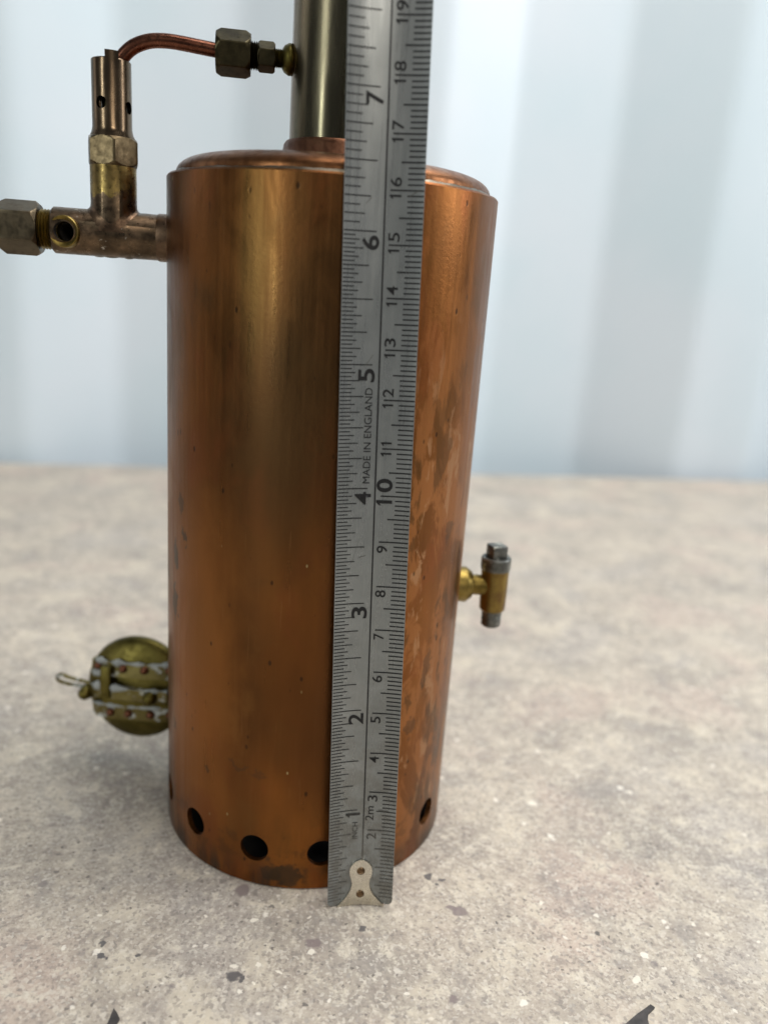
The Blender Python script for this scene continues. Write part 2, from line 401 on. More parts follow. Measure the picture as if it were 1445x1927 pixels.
def mat_slab():
    t = NT('speckled_stone_laminate')
    big = t.noise(14, 4, 0.55); big2 = t.noise(1.0, 4, 0.6, t.map(scale=(28, 28, 28), loc=(7, 3, 0)))
    med = t.noise(190, 7, 0.72); fine = t.noise(750, 5, 0.7); hue = t.noise(1.0, 3, 0.5, t.map(scale=(22, 22, 22), loc=(1, 9, 2)))
    c = t.ramp(big2, [(0.32, (0.301, 0.271, 0.236)), (0.5, (0.402, 0.355, 0.299)), (0.68, (0.483, 0.428, 0.353))])
    c = t.mix(t.mr(hue, 0.52, 0.66, 0, 0.5), c, (0.492, 0.379, 0.323))
    c = t.mix(t.mr(hue, 0.47, 0.35, 0, 0.4), c, (0.371, 0.350, 0.338))
    c = t.mix(t.mr(med, 0.51, 0.64, 0, 0.75), c, (0.623, 0.571, 0.474))
    c = t.mix(t.mr(med, 0.48, 0.35, 0, 0.65), c, (0.251, 0.217, 0.193))
    c = t.mix(t.mr(fine, 0.53, 0.66, 0, 0.6), c, (0.623, 0.571, 0.492))
    c = t.mix(t.mr(fine, 0.47, 0.34, 0, 0.7), c, (0.221, 0.192, 0.169))
    blot = t.noise(1.0, 6, 0.65, t.map(scale=(48, 48, 48), loc=(4, 1, 3)), 0.4)
    c = t.mix(t.mr(blot, 0.46, 0.34, 0, 0.55), c, (0.251, 0.231, 0.217))
    c = t.mix(t.mr(blot, 0.52, 0.66, 0, 0.7), c, (0.583, 0.522, 0.420))
    gv = t.voro(1500); gr = t.sep(gv.outputs['Color'])
    c = t.mix(t.mr(gr[0], 0.70, 1.0, 0, 0.5), c, (0.64, 0.60, 0.53))
    c = t.mix(t.mr(gr[1], 0.72, 1.0, 0, 0.55), c, (0.19, 0.17, 0.16))
    # little dark grains, gathered in drifts, and pale chips
    wob = t.n('ShaderNodeTexNoise'); t.l(t.co, wob.inputs['Vector']); wob.inputs['Scale'].default_value = 900; wob.inputs['Detail'].default_value = 3
    wv = t.n('ShaderNodeVectorMath', operation='MULTIPLY_ADD'); t.l(wob.outputs['Color'], wv.inputs[0]); wv.inputs[1].default_value = (0.0016, 0.0016, 0); t.l(t.co, wv.inputs[2])
    dens = t.mr(t.noise(1.0, 3, 0.5, t.map(scale=(30, 30, 30), loc=(2, 2, 5))), 0.40, 0.62)
    for sc, th, rad, col, k, drift in ((620, 0.80, 0.24, (0.09, 0.08, 0.075), .8, True), (300, 0.955, 0.19, (0.075, 0.07, 0.07), .85, True), (190, 0.955, 0.20, (0.181, 0.158, 0.160), .75, False),
                                (230, 0.94, 0.22, (0.804, 0.758, 0.676), .75, False), (430, 0.95, 0.26, (0.784, 0.739, 0.657), .7, False)):
        v = t.voro(sc, t.map(scale=(1, 1.0, 0), loc=(sc*0.01, 0.3, 0), src=wv.outputs[0]))
        rn = t.sep(v.outputs['Color'])[0]
        mk = t.math('MULTIPLY', t.mr(v.outputs['Distance'], rad*0.75, rad*1.15, 1, 0), t.mr(rn, th, th+0.02))
        if drift: mk = t.math('MULTIPLY', mk, dens)
        c = t.mix(t.math('MULTIPLY', mk, k), c, col)
    wob2 = t.n('ShaderNodeTexNoise'); t.l(t.co, wob2.inputs['Vector']); wob2.inputs['Scale'].default_value = 420; wob2.inputs['Detail'].default_value = 5
    wv2 = t.n('ShaderNodeVectorMath', operation='MULTIPLY_ADD'); t.l(wob2.outputs['Color'], wv2.inputs[0]); wv2.inputs[1].default_value = (0.0036, 0.0036, 0); t.l(t.co, wv2.inputs[2])
    for (sx, sy, sr, kind) in SPOTS:
        d = t.dist2(sx+1.8, sy+1.8, 0, sr*(0.72 if kind == 'w' else 1), sr*(0.65 if kind == 'w' else 0.95), 1e6, src=wv2.outputs[0])
        col = {'p': (0.201, 0.163, 0.160), 'd': (0.085, 0.08, 0.085), 'w': (0.744, 0.699, 0.609)}[kind]
        c = t.mix(t.mr(d, 0.62, 1.08, {'p': .85, 'd': .9, 'w': .85}[kind], 0), c, col)
    t.set(color=c, rough=t.mr(fine, 0.3, 0.7, 0.42, 0.62), spec=0.4)
    h = t.math('ADD', t.math('MULTIPLY', fine, 0.5), t.math('MULTIPLY', med, 0.7))
    t.bump(t.math('ADD', h, t.math('MULTIPLY', gr[2], 0.35)), 0.4, 0.0003)
    return t.m
M_SLAB = mat_slab()
t_ = NT('dark_chip'); t_.set(color=t_.ramp(t_.noise(600, 4), [(0.3, (0.022, 0.020, 0.020)), (0.7, (0.06, 0.052, 0.05))]), rough=0.6); M_CHIP = t_.m

# ------------------------------------------------------------------ setting: worktop and wall
EDGE_A, EDGE_B = Vector((-247.3, 365.5, 0)), Vector((356.2, 474.3, 0))
ed = (EDGE_B-EDGE_A).normalized(); en = Vector((-ed.y, ed.x, 0))     # en points away from the camera
bm = bmesh.new()
p0, p1 = EDGE_A - ed*420, EDGE_B + ed*420
top = [p0, p1, p1 - en*830, p0 - en*830]
tv = [bm.verts.new(v) for v in top]; bv = [bm.verts.new(v - Vector((0, 0, 38))) for v in top]
bm.faces.new(tv); bm.faces.new(bv[::-1])
for i in range(4): bm.faces.new((tv[i], bv[i], bv[(i+1) % 4], tv[(i+1) % 4]))
es = [e for e in bm.edges if all(v in tv for v in e.verts)]
bmesh.ops.bevel(bm, geom=es, offset=2.0, segments=3, affect='EDGES')
slab = obj('worktop', bm, M_SLAB, sharp=50)
slab['kind'] = 'structure'; slab['label'] = 'beige speckled stone worktop under the copper boiler'

def chip(pts, h):
    bm = bmesh.new()
    a = [bm.verts.new(Vector((x, y, h))) for x, y in pts]; b = [bm.verts.new(Vector((x, y, -0.05))) for x, y in pts]
    bm.faces.new(a)
    for i in range(len(a)): bm.faces.new((a[i], b[i], b[(i+1) % len(a)], a[(i+1) % len(a)]))
    return obj('dark_chip', bm, M_CHIP, slab, sharp=20)
chip([(-32.0, -73.6), (-31.0, -74.6), (-30.1, -75.9), (-30.4, -77.2), (-31.2, -78.6), (-32.2, -77.6)], 0.35)
chip([(78.6, -66.6), (79.3, -67.3), (77.4, -68.9), (76.8, -70.4), (76.6, -72.6), (70.6, -72.6), (74.6, -69.4)], 0.5)

# trapezoid-corrugated steel wall just behind the worktop's far edge
bm = bmesh.new()
O = EDGE_A + en*45
PER, DEP = 290.0, 33.0
# one period along the wall: far flat, slope coming forward (faces left), near flat, slope going back
seq = [(0.0, 0.0), (85.0, 0.0), (162.0, DEP), (229.0, DEP)]
pts = [(368.0 + k*PER + s_, d_) for k in range(-4, 5) for s_, d_ in seq]
# round the folds
rp = []
for i in range(1, len(pts)-1):
    a, b, c = (Vector((*pts[j], 0)) for j in (i-1, i, i+1))
    q0 = b + (a-b).normalized()*9; q2 = b + (c-b).normalized()*9
    for k in range(5):
        tt = k/4; rp.append(q0*(1-tt)**2 + 2*b*tt*(1-tt) + q2*tt*tt)
zs = [-420, -150, 0, 200, 450, 700, 1000, 1400]
for dep in (0.0, 2.0):                   # front and back face of the sheet
    grid = [[bm.verts.new(O + ed*q.x - en*(q.y-dep) + Vector((0, 0, z_))) for z_ in zs] for q in rp]
    for a, b in zip(grid, grid[1:]):
        for i in range(len(zs)-1): bm.faces.new((a[i], b[i], b[i+1], a[i+1]))
wall = obj('corrugated_wall', bm, M_WALL, sharp=60)
wall['kind'] = 'structure'; wall['label'] = 'pale blue corrugated steel wall behind the worktop'

# ------------------------------------------------------------------ the boiler
RB, HB = 37.89, 162.72
boiler = thing('steam_boiler', 'tarnished copper vertical model steam boiler with brass fittings standing on the worktop', 'boiler')

# shell with air holes
bm = bmesh.new(); WALLT = 1.3
inn = RB-WALLT
prof = [(RB-0.35, 0.02), (RB, 0.35), (RB, 5), (RB, 17)] + [(RB, 17+(HB-17.4)*i/10) for i in range(1, 11)] + [(RB-0.3, HB), (inn+0.2, HB), (inn, HB-0.3), (inn, 17), (inn, 5), (inn, 0.3), (inn+0.3, 0.02)]
lathe(bm, prof, seg=180, closed=True)
shell = obj('shell', bm, M_SHELL, boiler)
shell.data.materials.append(M_SOOT_SHADE)
cs = []
for az in (-158, -132.6, -104.7, -79.8, -55, -29.8, -4, 22, 48, 74, 100, 126, 152, 177):
    c = bmesh.new(); d = Vector((math.cos(R(az)), math.sin(R(az)), 0))
    lathe(c, [(0, 30), (3.55, 30), (3.55, 45), (0, 45)], frame((0, 0, 10.3), d), seg=40); cs.append(c)
cut(shell, cs)
if len(shell.data.materials) < 2: shell.data.materials.append(M_SOOT_SHADE)
for f in shell.data.polygons:            # sooty inside
    if f.normal.dot(Vector((f.center.x, f.center.y, 0))) < 0 and math.hypot(f.center.x, f.center.y) < (inn+0.05)*MM: f.material_index = 1
# boiler bottom plate, seen dark through the holes
bm = bmesh.new(); lathe(bm, [(0, 30), (inn-0.1, 30), (inn-0.1, 31.5), (0, 31.5)], seg=96); obj('bottom_plate', bm, M_SOOT_SHADE, boiler)

# dark tray added inside so the holes read black; jet shows through one
bm = bmesh.new(); lathe(bm, [(0, 0.1), (inn-0.3, 0.1), (inn-0.3, 2.5), (inn-1.0, 2.5), (inn-1.2, 1.2), (0, 1.2)], seg=80); tray = obj('added_dark_tray', bm, M_SOOT_SHADE, boiler)
jd = Vector((math.cos(R(-29)), math.sin(R(-29)), 0))
bm = bmesh.new(); lathe(bm, [(0, 1.0), (1.5, 1.0), (1.5, 6.6), (1.9, 6.8), (1.9, 8.6), (1.3, 9.4), (0, 9.6)], frame(jd*34.0, (0, 0, 1)), 24); obj('burner_jet', bm, M_GREY, tray)

# domed top cap set inside the shell
bm = bmesh.new(); rc = 35.9
pr = [(inn-0.02, HB-6), (inn-0.02, HB-0.6), (rc, HB-0.2), (rc, HB+0.7)]
for i in range(1, 11):
    a = math.pi/2*i/10
    pr.append((rc-6.5+6.5*math.cos(a), HB+0.7+3.5*math.sin(a)))
pr += [(24, HB+4.5), (11, HB+4.8), (11, HB+2), (inn-4, HB-6)]
lathe(bm, pr, seg=128, closed=True)
cap = obj('top_cap', bm, M_CAP, boiler)
# solder bead running round the seam
bm = bmesh.new(); rng = random.Random(4); n = 220
ring = []
for i in range(n):
    a = 2*math.pi*i/n
    k = 0.55+0.55*noise.noise(Vector((3*math.cos(a), 3*math.sin(a), 1.3)))+0.25*noise.noise(Vector((22*math.cos(a), 22*math.sin(a), 4)))
    k = max(0.12, k)
    ring.append([bm.verts.new(Vector((q[0]*math.cos(a), q[0]*math.sin(a), q[1]))) for q in ((inn+0.25, HB-0.15), (rc+0.15, HB+0.1+0.25*k), (rc-0.05+0.1*k, HB+0.2+0.6*k), (rc-0.25, HB+0.3+0.8*k))])
for i in range(n):
    a, b = ring[i], ring[(i+1) % n]
    for j in range(3): bm.faces.new((a[j], b[j], b[j+1], a[j+1]))
M_SOLDER = metal('solder', (0.20, 0.16, 0.11), (0.42, 0.36, 0.27), (0.60, 0.54, 0.44), (0.3, 0.45), 160, k=0.38)
obj('solder_bead', bm, M_SOLDER, cap, sharp=60)

# chimney and collar
bm = bmesh.new(); rch = 10.95
lathe(bm, [(rch-1, HB+4), (rch, HB+4), (rch, 232), (rch-1, 232)], seg=96, closed=True)
chim = obj('chimney', bm, M_CHIM, boiler)
bm = bmesh.new()
lathe(bm, [(rch+0.02, HB+4.0), (13.4, HB+4.0), (13.2, HB+5.2), (12.6, HB+6.0), (12.2, HB+8.8), (11.7, HB+9.6), (rch+0.02, HB+9.8)], seg=96, closed=True)
obj('collar', bm, M_COLLAR, chim)

# --- tee on the left of the shell
AZT = 187.0
dT = Vector((math.cos(R(AZT)), math.sin(R(AZT)), 0)); sT = Vector((0, 0, 1)).cross(dT)   # sideways of the tee
ZT = 149.35
FT = frame((0, 0, ZT), dT)           # local z runs outward
RT = 5.05
bm = bmesh.new(); lathe(bm, [(0, 35), (RT, 35), (RT, 62.6), (RT-0.35, 62.95), (0, 62.95)], FT, 72)
tee = obj('tee_fitting', bm, M_TEE, boiler)
PC = dT*49.7                         # foot of the valve column
c1 = bmesh.new(); lathe(c1, [(0, ZT), (5.0, ZT), (5.0, 163.8), (0, 163.8)], frame(PC, (0, 0, 1)), 64)
cut(tee, [c1], 'UNION')
DB = Vector((-0.10, -1.0, 0.02)).normalized()     # bore looks towards the viewer
BO = dT*58.6 + Vector((0, 0, ZT-0.35))
c2 = bmesh.new(); lathe(c2, [(0, -3), (2.12, -3), (2.12, 9), (0, 9)], frame(BO, DB), 40)
cut(tee, [c2], mat=M_SOOT_SHADE)  # bore walls coloured black as painted shade, not sooted
def tee_colours():
    t = NT('tee_body')
    x, y, z = t.sep()
    n1 = t.noise(170, 6, 0.6); n2 = t.noise(800, 4, 0.6)
    c = t.ramp(n1, [(0.3, (0.045, 0.032, 0.021)), (0.5, (0.115, 0.079, 0.049)), (0.72, (0.23, 0.15, 0.092))])
    up_ = t.mr(t.math('ADD', z, t.math('MULTIPLY', t.math('SUBTRACT', n1, 0.5), 0.012)), 0.1574, 0.1582)
    c = t.mix(up_, c, t.mix(t.mr(n1, 0.4, 0.6), (0.20, 0.14, 0.05), (0.31, 0.22, 0.075)))
    c = t.mix(t.mr(n2, 0.52, 0.75, 0, 0.5), c, (0.06, 0.045, 0.03))
    d = t.mr(t.math('ADD', t.noise(260, 5, 0.65), t.math('MULTIPLY', t.mr(z, 0.156, 0.152), 0.03)), 0.66, 0.72)
    c = t.mix(t.math('MULTIPLY', d, 0.8), c, (0.48, 0.43, 0.36))
    t.set(color=c, metal=t.math('SUBTRACT', 0.97, t.math('MULTIPLY', d, 0.6)), rough=t.mr(n2, 0.3, 0.7, 0.25, 0.45)); t.bump(n2, 0.16, 0.0002)
    return t.m
tee.data.materials[0] = tee_colours()
# solder fillet between column and tee
bm = bmesh.new()
n = 64; rows = []
for i in range(n):
    a = 2*math.pi*i/n
    row = []
    for k in range(5):
        tt = k/4
        rr = 5.0 + 1.4*(1-tt)**2
        xx, ss = rr*math.cos(a), rr*math.sin(a)
        zb = math.sqrt(max(RT**2-min(abs(ss), RT-0.02)**2, 0))
        row.append(bm.verts.new(PC + dT*xx + sT*min(max(ss, -RT), RT) + Vector((0, 0, ZT + zb - 0.1 + 1.5*tt*tt))))
    rows.append(row)
for i in range(n):
    for k in range(4): bm.faces.new((rows[i][k], rows[(i+1) % n][k], rows[(i+1) % n][k+1], rows[i][k+1]))
obj('fillet', bm, M_TEE, tee, sharp=70)
# brass ring round the bore
bm = bmesh.new()
FB = frame(BO, DB)
lathe(bm, [(2.1, 2.6), (2.1, 4.2), (2.95, 5.25), (3.25, 5.4), (3.45, 5.2), (3.5, 2.6)], FB, 56, closed=True)
obj('bore_ring', bm, M_BRASS, tee)
# seam ring by the shell
bm = bmesh.new(); lathe(bm, [(RT-0.2, 36.2), (RT+0.22, 36.6), (RT+0.25, 39.6), (RT+0.05, 40.0), (RT-0.2, 40.0)], FT, 64, closed=True)
obj('shell_collar', bm, M_TEE, tee)
# solder drip under the tee
bm = bmesh.new()
for (rr, ss, w_) in ((50.5, 0.2, 1.3), (53.2, -0.3, 1.0), (46.5, 0.3, 0.8)):
    bmesh.ops.create_uvsphere(bm, u_segments=14, v_segments=8, radius=1, matrix=Matrix.Translation(dT*rr + sT*ss + Vector((0, 0, ZT-RT+0.1))) @ Matrix.Diagonal((w_*1.3, 0.9, 0.28, 1)))
obj('solder_drip', bm, M_SOLDER, tee, sharp=80)
# thread and union nut
bm = bmesh.new(); pr = [(0, 62.5)]
zz = 62.6
while zz < 66.6:
    pr += [(4.35, zz), (3.75, zz+0.33)]; zz += 0.66
pr += [(3.6, 67), (0, 67)]
lathe(bm, pr, FT, 48); obj('thread', bm, M_BRASS, tee, sharp=70)
bm = bmesh.new(); hexnut(bm, 5.15, 65.7, 74.2, FT, rot=R(-90+4), bore=2.0, cham=1.0)
nut = obj('union_nut', bm, M_NUT, tee, sharp=24)

# --- safety valve on the column
FC = frame(PC, (0, 0, 1), dT)
bm = bmesh.new(); hexnut(bm, 5.05, 163.7, 169.6, FC, rot=R(14), bore=1.0, cham=0.8)
M_HEX = metal('valve_hex', (0.18, 0.13, 0.07), (0.30, 0.22, 0.12), (0.40, 0.30, 0.165), (0.3, 0.45), 150, 1, 0.97, k=0.38, deposit=(0.55, 0.53, 0.47), dep_amt=0.63)
valve = obj('safety_valve', bm, M_HEX, boiler, sharp=24)
bm = bmesh.new()
lathe(bm, [(3.3, 169.0), (4.95, 169.0), (4.85, 169.7), (4.45, 170.5), (4.22, 171.6), (4.18, 184.9), (4.0, 185.1), (3.35, 185.1), (3.2, 184.9), (3.2, 171)], FC, 72, closed=True)
vt = obj('valve_tube', bm, M_NUT, valve)
vt.data.materials[0] = metal('valve_tube_bronze', (0.13, 0.095, 0.06), (0.25, 0.175, 0.11), (0.36, 0.25, 0.155), (0.18, 0.30), 90, 0.3, k=0.5)
cs = []
for az, zz, rr in ((-106, 176.2, 1.25), (-16, 175.8, 1.25), (74, 176, 1.25), (164, 176, 1.25)):
    c = bmesh.new(); lathe(c, [(0, 0), (rr, 0), (rr, 6), (0, 6)], frame(PC + Vector((0, 0, zz)), (math.cos(R(az)), math.sin(R(az)), 0)), 32); cs.append(c)
cut(vt, cs)
# cut tongue standing above the rim and the core inside
bm = bmesh.new(); lathe(bm, [(0, 171), (2.2, 171), (2.2, 183), (0, 183.4)], FC, 40); obj('valve_core', bm, M_DKNUT, valve)
bm = bmesh.new()
a0, a1 = R(-91), R(-52); rows = []
for i in range(13):
    a = a0+(a1-a0)*i/12; d = Vector((math.cos(a), math.sin(a), 0)); hh = 186.45
    rows.append([bm.verts.new(PC + d*q + Vector((0, 0, z_))) for q, z_ in ((4.22, 184.4), (4.22, hh), (3.3, hh), (3.3, 184.4))])
for a, b in zip(rows, rows[1:]):
    for j in range(4): bm.faces.new((a[j], b[j], b[(j+1) % 4], a[(j+1) % 4]))
bm.faces.new(rows[0]); bm.faces.new(rows[-1])
obj('rim_tongue', bm, vt.data.materials[0], valve)

# --- copper pipe from the valve to the chimney union
def tp(r_, z_): return dT*r_ + Vector((0, 0, z_))
bm = bmesh.new()
path = catmull([tp(49.2, 181.0), tp(48.7, 183.6), tp(47.2, 186.2), tp(44.9, 188.35), tp(41.6, 189.75), tp(38.0, 190.15), tp(34.5, 190.0), tp(30.5, 189.65), tp(26.0, 189.25)], 10)
tube_path(bm, path, 1.5, 24)
pipe = obj('steam_pipe', bm, M_PIPE, boiler)
# union on the chimney
FU = frame((0, 0, 189.1), dT)
bm = bmesh.new(); hexnut(bm, 4.15, 19.9, 27.4, FU, rot=R(-90-13), bore=1.4, cham=1.2)
un = obj('pipe_union', bm, M_DKNUT, boiler, sharp=24)
bm = bmesh.new(); pr = [(0, 17.8)]; zz = 17.9
while zz < 21.2: pr += [(2.45, zz), (2.95, zz+0.25)]; zz += 0.5
pr += [(0, zz)]
lathe(bm, pr, FU, 40); obj('thread', bm, M_DKNUT, un, sharp=70)
bm = bmesh.new(); hexnut(bm, 2.75, 14.6, 18.4, FU, rot=R(-90-12), bore=0.4, cham=0.5); obj('hexagon', bm, M_DKNUT, un, sharp=24)
bm = bmesh.new(); pr = [(0, 12.4)]; zz = 12.4
while zz < 15: pr += [(1.7, zz), (2.0, zz+0.2)]; zz += 0.4
pr += [(0, zz)]
lathe(bm, pr, FU, 32); obj('small_thread', bm, M_OLIVE, un, sharp=70)
bm = bmesh.new(); lathe(bm, [(0, 10.4), (2.6, 10.4), (3.2, 10.9), (3.25, 11.6), (2.7, 12.6), (1.9, 13.1), (0, 13.2)], FU, 48); obj('boss', bm, M_OLIVE, un, sharp=50)

# --- drain cock on the right
AZD = 3.0
dD = Vector((math.cos(R(AZD)), math.sin(R(AZD)), 0)); FD = frame((0, 0, 66.6), dD)
bm = bmesh.new(); lathe(bm, [(0, 36.6), (4.7, 36.6), (4.75, 39.9), (4.55, 40.3), (3.6, 41.6), (2.85, 41.8), (2.75, 42.2), (2.75, 45.6), (3.0, 46.3), (0, 46.3)], FD, 56)
cock = obj('drain_cock', bm, M_BRASS, boiler)
PD = dD*49.2; FV = frame(PD, (-0.02, 0, 1), dD)
bm = bmesh.new(); lathe(bm, [(0, 59.6), (3.1, 59.6), (3.45, 60.0), (3.6, 64), (3.7, 71.0), (3.7, 71.4), (0, 71.4)], FV, 56)
obj('cock_body', bm, M_COLUMN, cock)
bm = bmesh.new(); lathe(bm, [(0, 71.3), (3.95, 71.3), (4.0, 71.7), (4.0, 74.4), (3.75, 74.75), (2.9, 74.75), (2.8, 74.3), (0, 74.3)], FV, 56)
obj('cock_collar', bm, M_GREY, cock)
bm = bmesh.new(); box(bm, 0, 0, 76.1, 4.3, 4.3, 4.0, FV @ Matrix.Rotation(R(18), 4, 'Z'), 0.35)
obj('square_plug', bm, M_GREY, cock, sharp=40)
bm = bmesh.new(); lathe(bm, [(0, 55.0), (2.3, 55.0), (2.65, 55.4), (2.7, 57.6), (2.5, 57.8), (2.5, 58.2), (2.75, 58.4), (2.75, 59.8), (0, 59.8)], FV, 48)
obj('spout', bm, M_GREY, cock)

# --- round brass fire door, swung open behind the left side
DC = Vector((-51.6, 14.0, 23.2)); DN = Vector((-0.16, -0.98, 0.10)).normalized()
FDR = frame(DC, DN, (1, 0, 0)); RD = 15.5
bm = bmesh.new()
pr = [(0, -3.0), (RD-1.2, -3.0), (RD-0.2, -2.4), (RD, -1.4), (RD-0.15, -0.6)]
for i in range(1, 12):
    a = i/11; pr.append(((RD-0.2)*math.cos(a*math.pi/2), -0.6+3.9*math.sin(a*math.pi/2)))
pr[-1] = (0, 3.3)
lathe(bm, pr, FDR, 72)
door = obj('fire_door', bm, M_OLIVE, boiler, sharp=45)
def dome(x, y): # height of the door face at local x,y
    q = min(1, math.hypot(x, y)/(RD-0.2)); return -0.6+3.9*math.sqrt(max(0, 1-q*q))
def strap(name, x0, x1, y0, half, th, bend=0.0, mat=M_STRAP, lift=0.0):
    bm = bmesh.new(); rows = []; n = 24
    for i in range(n+1):
        x = x0+(x1-x0)*i/n; yy = y0 + bend*((x-x0)/(x1-x0))
        row = []
        for y_, up_ in ((yy-half, 0), (yy-half, 1), (yy+half, 1), (yy+half, 0)):
            b = max(dome(min(max(x, -14.6), 14.6), y_*0.9), 0.2)
            row.append(bm.verts.new(FDR @ Vector((x, y_, b - 0.5 + lift + (th+0.5)*up_))))
        rows.append(row)
    for a, b in zip(rows, rows[1:]):
        for j in range(4): bm.faces.new((a[j], b[j], b[(j+1) % 4], a[(j+1) % 4]))
    bm.faces.new(rows[0]); bm.faces.new(rows[-1])
    return obj(name, bm, mat, door, sharp=50)
# local frame: x right, y = n x x ; pick sign so +y is up
sgn = 1 if (FDR.to_3x3() @ Vector((0, 1, 0))).z > 0 else -1
strap('hinge_strap', -13.2, 15.2, sgn*6.2, 2.1, 1.2, sgn*1.2)
strap('hinge_strap', -12.6, 15.2, sgn*-6.9, 2.1, 1.2, sgn*1.4)
strap('latch_bar', -13.0, 11.0, sgn*-0.4, 1.7, 1.6, sgn*0.6, M_STRAP, 0.6)
strap('lower_bar', -9.0, 13.0, sgn*-3.4, 0.9, 0.9, sgn*0.3, M_OLIVE, 0.3)
def pin(name, x, y, r_, h, mat, base=None):
    bm = bmesh.new(); b = (dome(x, y) if base is None else base)
    lathe(bm, [(0, b-1.5), (r_, b-1.5), (r_, b+h*0.55), (r_*0.8, b+h*0.9), (r_*0.35, b+h*1.05), (0, b+h*1.08)], FDR @ Matrix.Translation((x, y, 0)), 24)
    return obj(name, bm, mat, door, sharp=50)
M_SCALE = metal('limescale', (0.30, 0.32, 0.31), (0.42, 0.45, 0.44), (0.52, 0.55, 0.54), (0.6, 0.8), 300, 1, 0.0, k=0.7)
def scale_bead(x0, x1, y0, bend, lift, seed):
    rg = random.Random(seed); pts = []; rad = []
    for i in range(40):
        f = i/39; x = x0+(x1-x0)*f; y = sgn*(y0+bend*f)
        pts.append(FDR @ Vector((x, y, max(dome(min(max(x, -14.6), 14.6), y*0.9), 0.2)+lift))); rad.append(max(0.1, 0.5+1.3*noise.noise(Vector((x*0.35, seed*3.1, 0)))))
    b = bmesh.new(); tube_path(b, pts, rad, 10); obj('limescale_bead', b, M_SCALE, door, sharp=80)
scale_bead(-13.2, 15, 8.2, 1.2, 1.0, 1); scale_bead(-13.0, 11, 1.3, .6, 2.0, 2); scale_bead(-12.6, 15, -4.8, 1.4, 1.0, 3); scale_bead(-14.0, -8.0, 4.6, .2, 1.0, 4)
for x, yy in ((-10.6, 6.9), (-2.5, 7.2), (3.9, 7.4), (11, 7.7)): pin('rivet', x, sgn*yy, 1.25, 2.4, M_RIVET)
for x, yy in ((-6.3, -6.6), (-0.6, -6.2), (6.0, -5.9), (11.5, -5.7)): pin('rivet', x, sgn*yy, 1.25, 2.4, M_RIVET)
pin('latch_pivot', 6.3, sgn*-0.2, 2.1, 4.4, M_OLIVE)
pin('latch_knob', -14.2, sgn*-1.8, 2.1, 5.0, M_OLIVE, 0.6)
# upright keeper bridging the upper strap and the latch bar
bm = bmesh.new(); box(bm, -7.2, sgn*3.0, dome(-7.2, 3)+2.4, 3.0, 9.4, 1.6, FDR, 0.35); obj('latch_keeper', bm, M_OLIVE, door)
bm = bmesh.new(); box(bm, -7.2, sgn*7.0, dome(-7.2, 7)+1.0, 2.8, 1.4, 4.0, FDR, 0.25); obj('keeper_foot', bm, M_OLIVE, door)
# wire loop handle
lp = [(-12.5, 0.4), (-16.5, 1.1), (-20.0, 1.5), (-22.6, 2.2), (-24.0, 1.4), (-23.4, 0.2), (-21.0, -0.4), (-18.0, -0.5), (-14.6, -0.9)]
bm = bmesh.new(); tube_path(bm, catmull([FDR @ Vector((x, sgn*y_, 2.0)) for x, y_ in lp], 8), 0.55, 12); obj('loop_handle', bm, M_STRAP, door)
# hinge at the shell
bm = bmesh.new(); tube_path(bm, [FDR @ Vector((15.4, -10.5, 0.8)), FDR @ Vector((15.4, 10.5, 0.8))], 1.3, 20); obj('hinge_pin', bm, M_OLIVE, door)
bm = bmesh.new(); box(bm, 18.2, 0, 0.6, 5.6, 6.0, 2.4, FDR, 0.3); obj('hinge_bracket', bm, M_OLIVE, door)

# ------------------------------------------------------------------ the tape measure
RX, RY = 16.5427, -42.7439
dirr = Vector((-0.03194, 0.02836, 1)).normalized()
aa = Vector((math.cos(0.08872), math.sin(0.08872), 0)); aa = (aa - dirr*aa.dot(dirr)).normalized()
nnn = dirr.cross(aa)                    # away from the camera
TW, SAG = 15.31, 1.20
BASE = Vector((RX, RY, 0.75))
def tape(u, s, lift=0.0):
    """u mm from the left edge, s mm above the tip, lift mm towards the viewer"""
    k = 2*u/TW-1
    return BASE + dirr*(s-0.4) + aa*(u-TW/2) + nnn*((1-k*k)*SAG - lift)
tapem = thing('tape_measure', 'steel tape measure blade with black inch and centimetre marks leaning upright against the boiler', 'tape measure')
LEN = 262.0
bm = bmesh.new(); NU = 28
def tip(u):   # rounded bottom corners
    e = min(u, TW-u); rr = 1.3
    return 0.0 if e > rr else rr - math.sqrt(max(rr*rr-(rr-e)**2, 0))
us = [0, .12, .3, .6, 1.0, 1.4] + [1.4+(TW-2.8)*i/NU for i in range(1, NU)] + [TW-1.4, TW-1.0, TW-.6, TW-.3, TW-.12, TW]
ss = [0, 3, 10] + [10+(LEN-10)*i/24 for i in range(1, 25)]
gr = [[bm.verts.new(tape(u, s + (tip(u) if s == 0 else 0))) for s in ss] for u in us]
for a, b in zip(gr, gr[1:]):
    for i in range(len(ss)-1): bm.faces.new((a[i], b[i], b[i+1], a[i+1]))
bmesh.ops.recalc_face_normals(bm, faces=bm.faces)
bm.faces.ensure_lookup_table()
if bm.faces[0].normal.dot(nnn) < 0:      # give it thickness away from the viewer
    bmesh.ops.reverse_faces(bm, faces=bm.faces[:])
bmesh.ops.solidify(bm, geom=bm.faces[:], thickness=-0.16)
blade = obj('blade', bm, M_BLADE, tapem, sharp=50)

